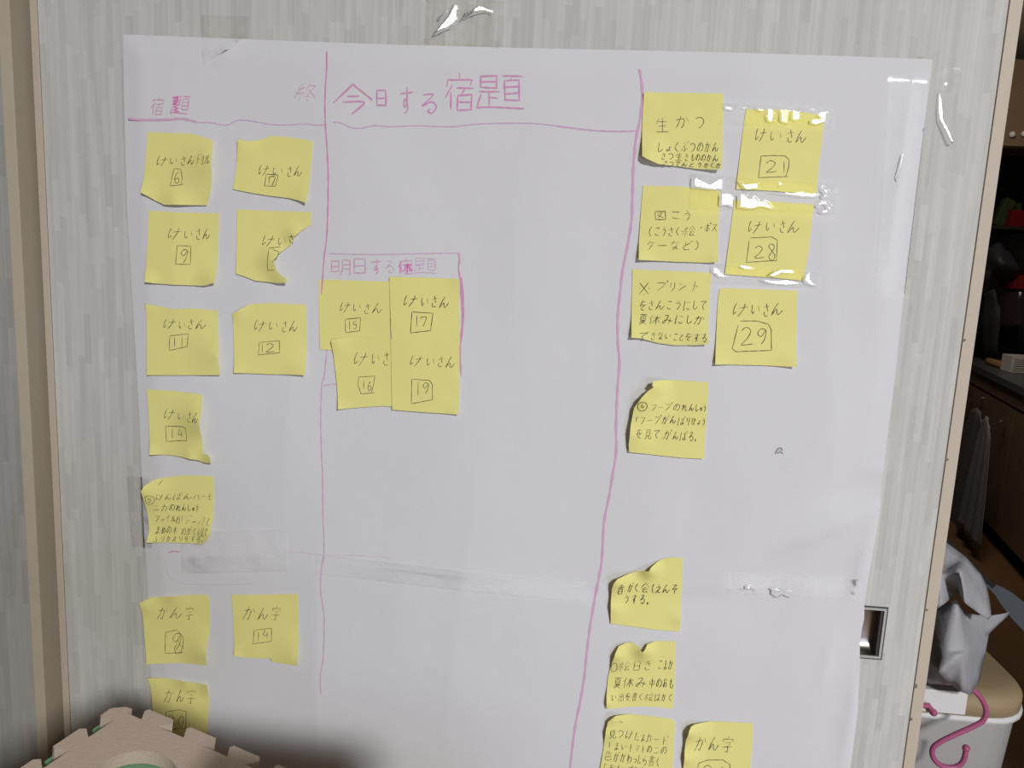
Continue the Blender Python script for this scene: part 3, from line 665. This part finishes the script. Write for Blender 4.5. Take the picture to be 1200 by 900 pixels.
tape('808,204 978,216 978,252 806,246', 'clear tape strip between the boxed 21 and boxed 28 notes', .0004, off=.0030, m='tape_flat', n=120,
     fac=['812,208 822,213 830,217 840,211 846,209 846,222 830,222 811,219', '843,228 850,227 858,231 858,243 850,240 843,241', '863,211 870,217 888,215 887,221 872,223 866,217', '864,228 872,229 877,235 880,229 888,237 896,235 905,246 890,242 880,245 863,243', '909,214 915,215 912,220', '900,226 925,227 935,225 955,228 955,231 940,231 928,229', '960,218 962,217 963,223 968,224 969,229 963,233 961,230 965,227 961,224', '955,241 959,236 966,236 972,242 970,249 961,250 958,246 961,247 967,246 968,241 962,239 957,244'])
tape('830,308 958,320 956,338 828,332', 'clear tape strip along the bottom edge of boxed 28 note', .0003, off=.0026, m='tape_flat', n=100,
     fac=['834,313 840,315 844,320 851,325 840,323 836,319 833,319', '863,311 875,312 882,315 870,315', '898,322 905,318 912,316 930,316 928,320 915,319 905,324', '888,327 905,329 920,328 935,332 920,333 900,331', '941,322 946,319 948,328 953,334 944,332 940,328'])
tape('214,620 337,619 338,668 216,670', 'broad clear tape under the five line note at left', .0002, m='tape_flat')
tape('372,648 704,684 704,706 372,672', 'long clear tape along the horizontal fold in the middle', .0002, m='tape_flat')
tape('850,670 1004,676 1004,702 850,694', 'clear tape along the fold right of the sagging note', .0004, m='tape_flat', n=90,
     fac=['872,684 879,683 880,687 873,688', '902,687 912,689 926,690 923,698 915,694 910,698 904,695'])
tape('150,558 178,558 182,640 155,640', 'clear tape on the left paper edge beside the five line note', .0002, m='tape_flat')

# ------------------------------------------------------------ foam puzzle mats
A_ = math.radians(-2); B_ = math.radians(8)
nn = Vector((math.tan(B_), math.tan(A_), 1)).normalized()
r0 = onz(165.8, 843, 1.0)
def pln(u, v, d=0):
    r = ray(u, v); o = r0-nn*d; return CP+r*(((o-CP).dot(nn))/r.dot(nn))
va, vb = pln(165.8, 843), pln(265, 886)
ex = (vb-va).normalized(); ey = nn.cross(ex).normalized()       # ex along right edge, -ey toward the viewer
c1, c2 = pln(133, 843.7), pln(50, 900)
# baseline corner: intersection of the two valley lines, in (ex,ey) coordinates
def loc(p): d = p-va; return d.dot(ex), d.dot(ey)
l1, l2 = loc(c1), loc(c2); cxx = l1[0]+(l2[0]-l1[0])*(0-l1[1])/(l2[1]-l1[1])
TS = 0.305; NT = 7; PITCH = TS/NT; TD = 0.0135
def tooth(c): return [(c-8.5, 0), (c-14, .0100), (c-12.5, .0132), (c+12.5, .0132), (c+15.5, .0090), (c+8.5, 0)]
def tile_outline():
    """square of side TS, corner (0,0) is the far corner, x right, y toward viewer; flared teeth outward"""
    out = [(.0023, 0)]
    for k in range(7): out += [(a/1000, -h) for a, h in tooth(25.5+42.5*k)]
    out.append((TS, 0))
    for k in range(7): out += [(TS+h, a/1000) for a, h in tooth(25.5+42.5*k)]
    out.append((TS, TS))
    for k in range(7): out += [(TS-a/1000, TS+h) for a, h in tooth(25.5+42.5*k)]
    out.append((0, TS))
    for k in range(5, -1, -1): out += [(-h, (46.6+42.6*k)/1000-(a/1000)) for a, h in tooth(0)]
    out += [(.0003, .0118), (-.0105, .0150), (-.0125, .0135), (-.0128, .0030), (-.0110, .0002), (-.0042, -.0058), (.0015, -.0064)]
    return out
def tile(name, o, ax, ay, th, m, hole=None, parent=None):
    ol = tile_outline(); vs = [Vector(p) for p in ol]; n1 = len(vs); faces = [list(range(n1))]
    hv = []
    if hole:
        cx_, cy_, r_ = hole
        hv = [Vector((cx_+r_*math.cos(-k*2*math.pi/56), cy_+r_*math.sin(-k*2*math.pi/56))) for k in range(56)]
    ed = [(i, (i+1) % n1) for i in range(n1)]+[(n1+i, n1+(i+1) % len(hv)) for i in range(len(hv))]
    rv, re, rf, *_ = delaunay_2d_cdt(vs+hv, ed, [], 0, 1e-7)
    bm = bmesh.new(); top = [bm.verts.new(o+ax*p.x+ay*p.y) for p in rv]; bot = [bm.verts.new(o+ax*p.x+ay*p.y-nn*th) for p in rv]
    poly = [tuple(p) for p in ol]
    cnt = {}
    for t in rf:
        c = sum((rv[i] for i in t), Vector((0, 0)))/3
        if not inside(c.x, c.y, poly): continue
        if hole and (c-Vector(hole[:2])).length < hole[2]*0.998: continue
        bm.faces.new([top[i] for i in t]); bm.faces.new([bot[i] for i in reversed(t)])
        for a, b in zip(t, list(t[1:])+[t[0]]): cnt[(min(a, b), max(a, b))] = cnt.get((min(a, b), max(a, b)), 0)+1
    for (a, b), c in cnt.items():
        if c == 1: bm.faces.new((top[a], top[b], bot[b], bot[a]))
    for v_ in [x for x in bm.verts if not x.link_faces]: bm.verts.remove(v_)
    return bmo(name, bm, m, parent)
O1 = va+ex*cxx
# align tooth phase along right edge: valley centres at multiples of PITCH from the corner
ax, ay = ex, -ey
hp1 = [pln(*q) for q in ((125, 888), (143, 882), (168, 880), (190, 887), (207, 900), (112, 900))]
hl = [((p-O1).dot(ax), (p-O1).dot(ay)) for p in hp1]
# circle through first, third and fifth
def circ(a, b, c):
    A = 2*(b[0]-a[0]); B = 2*(b[1]-a[1]); C = b[0]**2+b[1]**2-a[0]**2-a[1]**2
    D = 2*(c[0]-a[0]); E = 2*(c[1]-a[1]); F = c[0]**2+c[1]**2-a[0]**2-a[1]**2
    x = (C*E-F*B)/(A*E-D*B); y = (A*F-D*C)/(A*E-D*B); return x, y, math.hypot(x-a[0], y-a[1])
hc = circ(hl[5], hl[2], hl[4])
print('MAT corner', O1[:], 'hole', hc, 'pts', hl, 'teeth px check')
TH = 0.0115
t1 = tag(tile('foam_mat_tile', O1, ax, ay, TH, M['foam_beige'], hc), 'beige foam puzzle mat tile with round cutout, topmost of the pile', 'foam mat', 'pile of foam puzzle mats')
def rot(a_, b_, d): c, s = math.cos(d), math.sin(d); return a_*c+b_*s, b_*c-a_*s
layers = [('foam_green', 'mint green foam puzzle mat tile seen through the round cutout', -.003, .004, .0),
          ('foam_teal', 'teal foam puzzle mat tile peeking out left under the green one', -.008, .006, .01),
          ('foam_beige', 'beige foam puzzle mat tile lower in the pile, showing at the bottom left corner', -.022, .012, .0),
          ('foam_green', 'mint green foam tile fifth from the top of the mat pile', -.010, .010, .0),
          ('foam_teal', 'teal foam puzzle mat tile at the bottom of the pile', .0, .004, .0)]
for k, (m, lb, dx, dy, da) in enumerate(layers):
    a2, b2 = rot(ax, ay, da)
    tag(tile('foam_mat_tile', O1+ax*dx+ay*dy-nn*(TH+.0006)*(k+1), a2, b2, TH, M[m]), lb, 'foam mat', 'pile of foam puzzle mats')

sb = empty('storage_box', (O1.x+.09, -.42, 0)); tag(sb, 'wooden storage box under the pile of foam mats', 'box')  # unseen stand added for the mats, also blocks light below the pile
box('box_body', -.33, .36, -.20, .16, 0, .84, M['wood'], sb)
box('box_top', -.34, .37, -.21, .17, .84, .86, M['wood'], sb, .002)
bb = [Vector((x, y, 0)) for x, y in ((-.20, -.37), (-.002, -.385), (-.01, -.55), (-.20, -.54))]
def matz(p): return O1.z-((p.x-O1.x)*nn.x+(p.y-O1.y)*nn.y)/nn.z+.001
tb = bmesh.new(); lo = [tb.verts.new((p.x, p.y, matz(p))) for p in bb]; hi = [tb.verts.new((p.x, p.y, 1.062)) for p in bb]
tb.faces.new(lo); tb.faces.new(hi)
for i in range(4): tb.faces.new((lo[i], lo[(i+1) % 4], hi[(i+1) % 4], hi[i]))
blocker = bmo('toy_box', tb, M['white_plastic']); tag(blocker, 'white box lying on the foam mats just below the picture', 'box')  # unseen block, added to cast the shadow right of the mats
def proj(p): q = MW.transposed() @ (p-CP); return 600+FP*q.x/q.z, 450+FP*q.y/q.z
print('TOY', [tuple(round(c) for c in proj(Vector((p.x, p.y, 1.062)))) for p in bb])
# ------------------------------------------------------------ kitchen seen through the opening
# waste bin
def rrect(x0, x1, y0, y1, r, n=6):
    out = []
    for cx_, cy_, a0 in ((x1-r, y1-r, 0), (x0+r, y1-r, 90), (x0+r, y0+r, 180), (x1-r, y0+r, 270)):
        for k in range(n+1):
            a = math.radians(a0+90*k/n); out.append((cx_+r*math.cos(a), cy_+r*math.sin(a)))
    return out
def loft(name, rings, m, parent=None, smooth=True):
    bm = bmesh.new(); R = [[bm.verts.new(p) for p in r] for r in rings]; n = len(R[0])
    for i in range(len(R)-1):
        for k in range(n): bm.faces.new((R[i][k], R[i][(k+1) % n], R[i+1][(k+1) % n], R[i+1][k]))
    bm.faces.new(R[0]); bm.faces.new(R[-1]); return bmo(name, bm, m, parent, smooth)
BY = 0.34
rim = at(1192, 818, BY+.07); xr = rim.x; zr = rim.z
bin_ = empty('waste_bin', ((xr+.40)/2, BY+.2, 0)); tag(bin_, 'white waste bin with rounded beige lid behind the door edge', 'waste bin')
def ringz(x0, x1, y0, y1, z, r): return [(a-bin_.location.x, b-bin_.location.y, z) for a, b in rrect(x0, x1, y0, y1, r)]
loft('bin_body', [ringz(.44, xr-.05, BY+.05, BY+.34, 0.0, .05), ringz(.43, xr-.004, BY+.01, BY+.39, zr-.012, .07), ringz(.425, xr, BY, BY+.40, zr-.008, .07), ringz(.425, xr, BY, BY+.40, zr, .07)], M['white_plastic'], bin_)
loft('bin_lid', [ringz(.427, xr-.002, BY+.002, BY+.398, zr+.0004, .07), ringz(.427, xr-.002, BY+.002, BY+.398, zr+.022, .07), ringz(.432, xr-.008, BY+.008, BY+.392, zr+.031, .065), ringz(.448, xr-.024, BY+.024, BY+.376, zr+.037, .05), ringz(.50, xr-.07, BY+.07, BY+.33, zr+.040, .03)], M['beige_lid'], bin_)
# white rail and pink hooks
RY = 0.285
a0, a1 = at(1050, 795, RY), at(1131, 838, RY); a2 = at(1129, 812, RY)
rail = box('hanging_rail', .33, a1.x, RY, RY+.018, a1.z, a2.z+.001, M['white_plastic'], bev=.0015)
tag(rail, 'white plastic flat rail in front of the waste bin', 'rail')
def S4(s): return [(1070+x/4.09, 680+y/4.09) for x, y in pl(s)]
hk = catmull(S4('262,505 285,523 312,548 340,590 350,632 335,672 290,700 200,740 125,778 94,808 96,848 125,882 170,897 215,890 243,860 254,805'), 5)
HY = RY-.012
hkw = [at(u, v_, HY+(.02 if i < 3 else 0)) for i, (u, v_) in enumerate(hk)]
hook = tube('s_hook', hkw, .0037, M['hookpink'], None, 12)
tag(hook, 'pink plastic S-shaped hook hanging in front of the white bin', 'hook')
bm = bmesh.new(); bmesh.ops.create_uvsphere(bm, u_segments=14, v_segments=10, radius=.0052, matrix=Matrix.Translation(hkw[-1])); bmo('hook_tip', bm, M['hookpink'], hook, True)
e1 = at(1094, 835, RY-.006)
h2 = tube('s_hook', [e1, e1+Vector((-.008, 0, .010)), e1+Vector((-.03, 0, .008)), e1+Vector((-.06, 0, -.01)), e1+Vector((-.07, 0, -.04))], .0037, M['hookpink'], None, 10)
tag(h2, 'second pink hook, only its tip showing under the white rail', 'hook')
bm = bmesh.new(); bmesh.ops.create_uvsphere(bm, u_segments=14, v_segments=10, radius=.0052, matrix=Matrix.Translation(e1)); bmo('hook_tip', bm, M['hookpink'], h2, True)

# crumpled bags: folded sheets through hand-placed ridge points (u, v, depth)
def bag(pts, faces, label, cuts=3, jit=.0035, m='bag', name='plastic_bag'):
    bm = bmesh.new(); V = [bm.verts.new(at(u, v_, y)) for u, v_, y in pts]
    for q in faces: bm.faces.new([V[i] for i in q])
    bmesh.ops.triangulate(bm, faces=bm.faces)
    bmesh.ops.subdivide_edges(bm, edges=bm.edges, cuts=cuts, use_grid_fill=True)
    for v_ in bm.verts: v_.co += Vector((0, 1, 0))*jit*noise.noise(v_.co*28)+Vector((1, 0, 1))*jit*.3*noise.noise(v_.co*33)
    for _ in range(1): bmesh.ops.smooth_vert(bm, verts=[v_ for v_ in bm.verts if not v_.is_boundary], factor=.4, use_axis_x=True, use_axis_y=True, use_axis_z=True)
    o = bmo(name, bm, M[m], None, True); s = o.modifiers.new('thickness', 'SOLIDIFY'); s.thickness = .0003
    return tag(o, label, 'plastic bag')
bag([(1080,628,.30),(1110,636,.28),(1132,652,.27),(1150,672,.27),(1158,690,.28),(1161,722,.25),(1158,726,.25),(1143,716,.24),(1130,706,.22),(1122,695,.27),(1100,712,.22),(1080,720,.27),(1100,672,.24),(1125,668,.22),(1142,690,.24)],
    [(0,1,12),(1,2,13,12),(2,3,14,13),(3,4,14),(4,5,14),(5,6,7,14),(7,8,14),(8,9,13,14),(9,10,12,13),(10,11,12),(11,0,12)], 'white crumpled plastic bag bulging out above the bin')
bag([(1078,716,.29),(1100,712,.26),(1121,702,.24),(1130,718,.27),(1160,722,.31),(1183,717,.33),(1180,722,.33),(1158,742,.31),(1150,760,.28),(1131,762,.23),(1155,768,.30),(1148,795,.29),(1138,814,.26),(1129,812,.24),(1112,802,.25),(1100,790,.22),(1088,772,.27),(1106,765,.23),(1128,768,.22),(1078,800,.29)],
    [(0,1,17,16),(1,2,3,9,17),(3,4,7,9),(4,5,6,7),(7,8,9),(7,10,8),(8,10,18,9),(9,18,17),(10,11,18),(11,12,18),(12,13,18),(13,14,18),(14,15,17,18),(15,16,17),(0,16,19),(16,15,14,19)], 'grey translucent plastic bag with pointed flap hanging over the bin lid')
def strip(name, pts, w, y, m, label, cat):
    v = []; f = []
    P_ = [at(u, v_, y if not isinstance(y, tuple) else y[0]+(y[1]-y[0])*i/(len(pts)-1)) for i, (u, v_) in enumerate(pts)]
    for i, p in enumerate(P_):
        t = (P_[min(i+1, len(P_)-1)]-P_[max(0, i-1)]).normalized(); n_ = t.cross(Vector((0, 1, 0))).normalized()*w[min(i, len(w)-1)]/2
        v += [p+n_, p-n_]
    for i in range(len(P_)-1): f.append((2*i, 2*i+1, 2*i+3, 2*i+2))
    o = pyd(name, v, f, m); s = o.modifiers.new('thickness', 'SOLIDIFY'); s.thickness = .0025
    return tag(o, label, cat)
strip('bag_strap', catmull([(1096,620),(1110,634),(1122,647),(1135,659),(1150,674),(1165,688)], 3), [.007]*16, .36, M['strap'], 'black strap slanting behind the white plastic bag', 'strap')
strip('folded_cloth', catmull([(1156,684),(1172,694),(1190,712),(1215,738)], 3), [.006,.010,.015,.020,.026,.030,.034,.036,.036,.036], .62, M['strapgrey'], 'grey-blue cloth band lying over the bin lid at the right', 'cloth')

# base cabinet run, front faces left, receding
K0 = onz(1142, 426, .85); K1 = onz(1200, 453, .85)
kd = (K1-K0).normalized(); kn = Vector((kd.y, -kd.x, 0))
if kn.x > 0: kn = -kn                     # out of the front, to the left
KF = K0-kd*1.2                            # far end
cab = empty('kitchen_cabinet', KF); tag(cab, 'brown kitchen base cabinet run with drawers, dim behind the opening', 'cabinet')
def kbox(name, s0, s1, o0, o1, z0, z1, m, parent=cab, bev=0):
    """s along run from far end, o outward from front"""
    p = [KF+kd*s0+kn*o0, KF+kd*s1+kn*o0, KF+kd*s1+kn*o1, KF+kd*s0+kn*o1]
    q = [Vector((a.x, a.y, z0)) for a in p]
    if parent: q = [a-Vector(parent.location) for a in q]
    return prism(name, q, Vector((0, 0, z1-z0)), m, parent)
RL = 4.2
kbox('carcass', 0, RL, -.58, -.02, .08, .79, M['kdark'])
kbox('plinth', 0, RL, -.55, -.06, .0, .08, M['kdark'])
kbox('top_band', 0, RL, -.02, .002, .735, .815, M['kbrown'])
s_h = []
def sat(u, v_, off=0.0):                  # intersect a ray with the vertical front plane
    r = ray(u, v_); o = KF+kn*off; return CP+r*((o-CP).dot(kn)/r.dot(kn))
sj = (sat(1189, 480)-KF).dot(kd)
edges = [0.05, sj-1.22, sj-.62, sj, sj+.62, sj+1.24, sj+1.86]
for a, b in zip(edges, edges[1:]):
    if b <= a+.1 or a > RL: continue
    b = min(b, RL)
    d_ = kbox('cabinet_door', a+.003, b-.003, -.02, .0, .09, .72, M['kbrown'])
tw = kbox('worktop', -.0, RL, -.62, .02, .815, .85, M['ktop'], None)
tag(tw, 'dark grey kitchen worktop running over the brown cabinets', 'worktop')
# chrome drawer pull and towel hook
h0 = sat(1137, 463, .02); h1 = sat(1152, 467, .02)
tube('pull_handle', [p-KF for p in (h0, (h0+h1)/2+kn*.01, h1)], .006, M['metal'], cab, 8)
# towel on hook
hk0 = sat(1172, 495, .05)
tk = tube('towel_hook', [sat(1177, 492, .012), hk0, sat(1165, 497, .06)], .005, M['metal'], None, 8)
tag(tk, 'small chrome towel hook on the brown cabinet door', 'hook')
def towel(topu, topv, botv, u0, u1, off, label, m, sd):
    # cloth pinched at the top, fanning out into folds
    v = []; f = []; n = 26; k = 22
    pt = sat(topu, topv, off); a = sat(u0, botv, off); b = sat(u1, botv, off)
    ww = (b-a).dot(kd)
    for j in range(k+1):
        t = j/k; sp = min(1, .25+.75*t**.6)
        for i in range(n+1):
            s = i/n-.5
            c = pt*(1-t)+((a+b)/2)*t
            p = c+kd*(s*ww*sp)+kn*(.009*math.sin(s*20+sd)*(.4+.6*t))
            p.z = c.z+(-.05*(abs(s)*2)**2*(1-t))
            v.append(p)
    for j in range(k):
        for i in range(n): q = j*(n+1)+i; f.append((q, q+1, q+n+2, q+n+1))
    o = pyd('hand_towel', v, f, m, None, True); s_ = o.modifiers.new('thickness', 'SOLIDIFY'); s_.thickness = .004
    return tag(o, label, 'towel')
towel(1146, 478, 625, 1080, 1128, .10, 'dark grey-brown towel in folds beside the door edge', M['towel'], 0)
towel(1157, 488, 626, 1118, 1150, .14, 'paler grey cloth hanging in front of the dark towel', M['towelpale'], 2)

# items above the worktop
def onk(u, s_off, z): pass
mw = box('dark_canister', 2.42, 2.72, 4.45, 4.8, .85, 1.06, M['black'], bev=.01); tag(mw, 'black box standing on the far end of the worktop', 'box')
bx0 = at(1180, 418, 4.1); bx1 = at(1215, 437, 4.1)
cb = box('small_carton', bx0.x, bx0.x+.22, 3.75, 3.86, .852, .852+.09, M['whitewall'], bev=.002); 
pz = at(1181, 418, 3.8)
cb.location = (pz.x-bx0.x, 0, 0)
tag(cb, 'pale grey carton lying on the worktop below the red lid', 'carton')
for k in range(6):
    o = box('print_line', bx0.x+.01, bx0.x+.20, 3.7485, 3.75, .862+k*.012, .865+k*.012, M['kwall'], cb)
w0 = onz(1158, 423, .87); w1 = onz(1176, 428, .87)
st = tube('rolling_pin', [w0, w0+(w1-w0)*.1, w1], .02, M['wood'], None, 12); tag(st, 'pale wooden rod end lying on the worktop', 'rolling pin')
jc = at(1204, 330, 4.25)
jar = lathe('glass_jar', [(.10, 1.061), (.115, 1.09), (.115, jc.z-.12), (.09, jc.z-.05), (.085, jc.z-.03)], jc.x, 4.30, mat('jar_glass', (70,58,56), .1, alpha=.55))
tag(jar, 'large glass jar with a ridged red lid', 'jar')
bm = bmesh.new(); rg = []
for (r, z) in ((.118, jc.z-.045), (.122, jc.z-.04), (.122, jc.z+.03), (.112, jc.z+.038)):
    rg.append([bm.verts.new((jc.x+(r+(.003 if k % 2 else 0))*math.cos(k*math.pi/30), 4.30+(r+(.003 if k % 2 else 0))*math.sin(k*math.pi/30), z)) for k in range(60)])
for i in range(3):
    for k in range(60): bm.faces.new((rg[i][k], rg[i][(k+1) % 60], rg[i+1][(k+1) % 60], rg[i+1][k]))
bm.faces.new(rg[0]); bm.faces.new(rg[-1]); bmo('red_lid', bm, M['red'], jar)
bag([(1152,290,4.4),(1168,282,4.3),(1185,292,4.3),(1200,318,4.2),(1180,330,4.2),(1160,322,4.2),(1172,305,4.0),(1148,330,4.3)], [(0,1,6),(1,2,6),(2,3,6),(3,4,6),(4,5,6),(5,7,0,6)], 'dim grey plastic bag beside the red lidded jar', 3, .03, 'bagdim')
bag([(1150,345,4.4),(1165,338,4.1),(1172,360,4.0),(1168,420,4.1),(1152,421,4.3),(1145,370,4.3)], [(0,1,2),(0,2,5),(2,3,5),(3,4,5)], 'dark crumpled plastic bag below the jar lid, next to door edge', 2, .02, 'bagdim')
def pack(u0, v0, u1, v1, y, m, label, cat, name, tilt=0.0):
    a, b = at(u0, v0, y), at(u1, v1, y)
    cx_, cz_ = (a.x+b.x)/2, (a.z+b.z)/2; hw, hh = abs(b.x-a.x)/2, abs(a.z-b.z)/2
    bm = bmesh.new(); addbox(bm, -hw, hw, -.03, .03, -hh, hh, .008)
    bmesh.ops.rotate(bm, verts=bm.verts, matrix=Matrix.Rotation(tilt, 3, 'Y')); bmesh.ops.translate(bm, verts=bm.verts, vec=(cx_, y+.03, cz_))
    return tag(bmo(name, bm, m), label, cat)
shelf = box('wall_shelf', 2.15, 3.2, 4.15, 4.62, 1.625, 1.645, M['kdark']); tag(shelf, 'dark shelf above the worktop holding small packets', 'shelf')
pack(1174, 232, 1182, 266, 4.3, M['greenpack'], 'slim green packet leaning on the dark shelf', 'packet', 'food_packet', .35)
pack(1185, 238, 1196, 256, 4.36, M['greenpack'], 'green and white packet behind the red bag', 'packet', 'food_packet', -.1)
pack(1186, 246, 1206, 270, 4.2, M['red'], 'small dark red bag on the shelf at right picture edge', 'packet', 'food_packet', .1)
uc0 = at(1177, 172, 3.9); 
uc = empty('wall_cabinet', (2.3, 3.9, uc0.z)); tag(uc, 'dark brown wall cabinet with two small white knobs', 'cabinet')
box('cabinet_body', -.5, 1.2, .02, .35, 0, .75-.3, M['kbrown'], uc)
box('cabinet_door', -.5, .30, 0, .018, .006, .44, M['kbrown'], uc)
box('cabinet_door', .305, 1.2, 0, .018, .006, .44, M['kbrown'], uc)
for u, v_ in ((1185, 158), (1199, 157)):
    p = at(u, v_, 3.9)-uc.location
    bm = bmesh.new(); bmesh.ops.create_uvsphere(bm, u_segments=12, v_segments=8, radius=.016, matrix=Matrix.Translation(Vector((p.x, -.012, p.z)))); bmo('knob', bm, M['white_plastic'], uc, True)
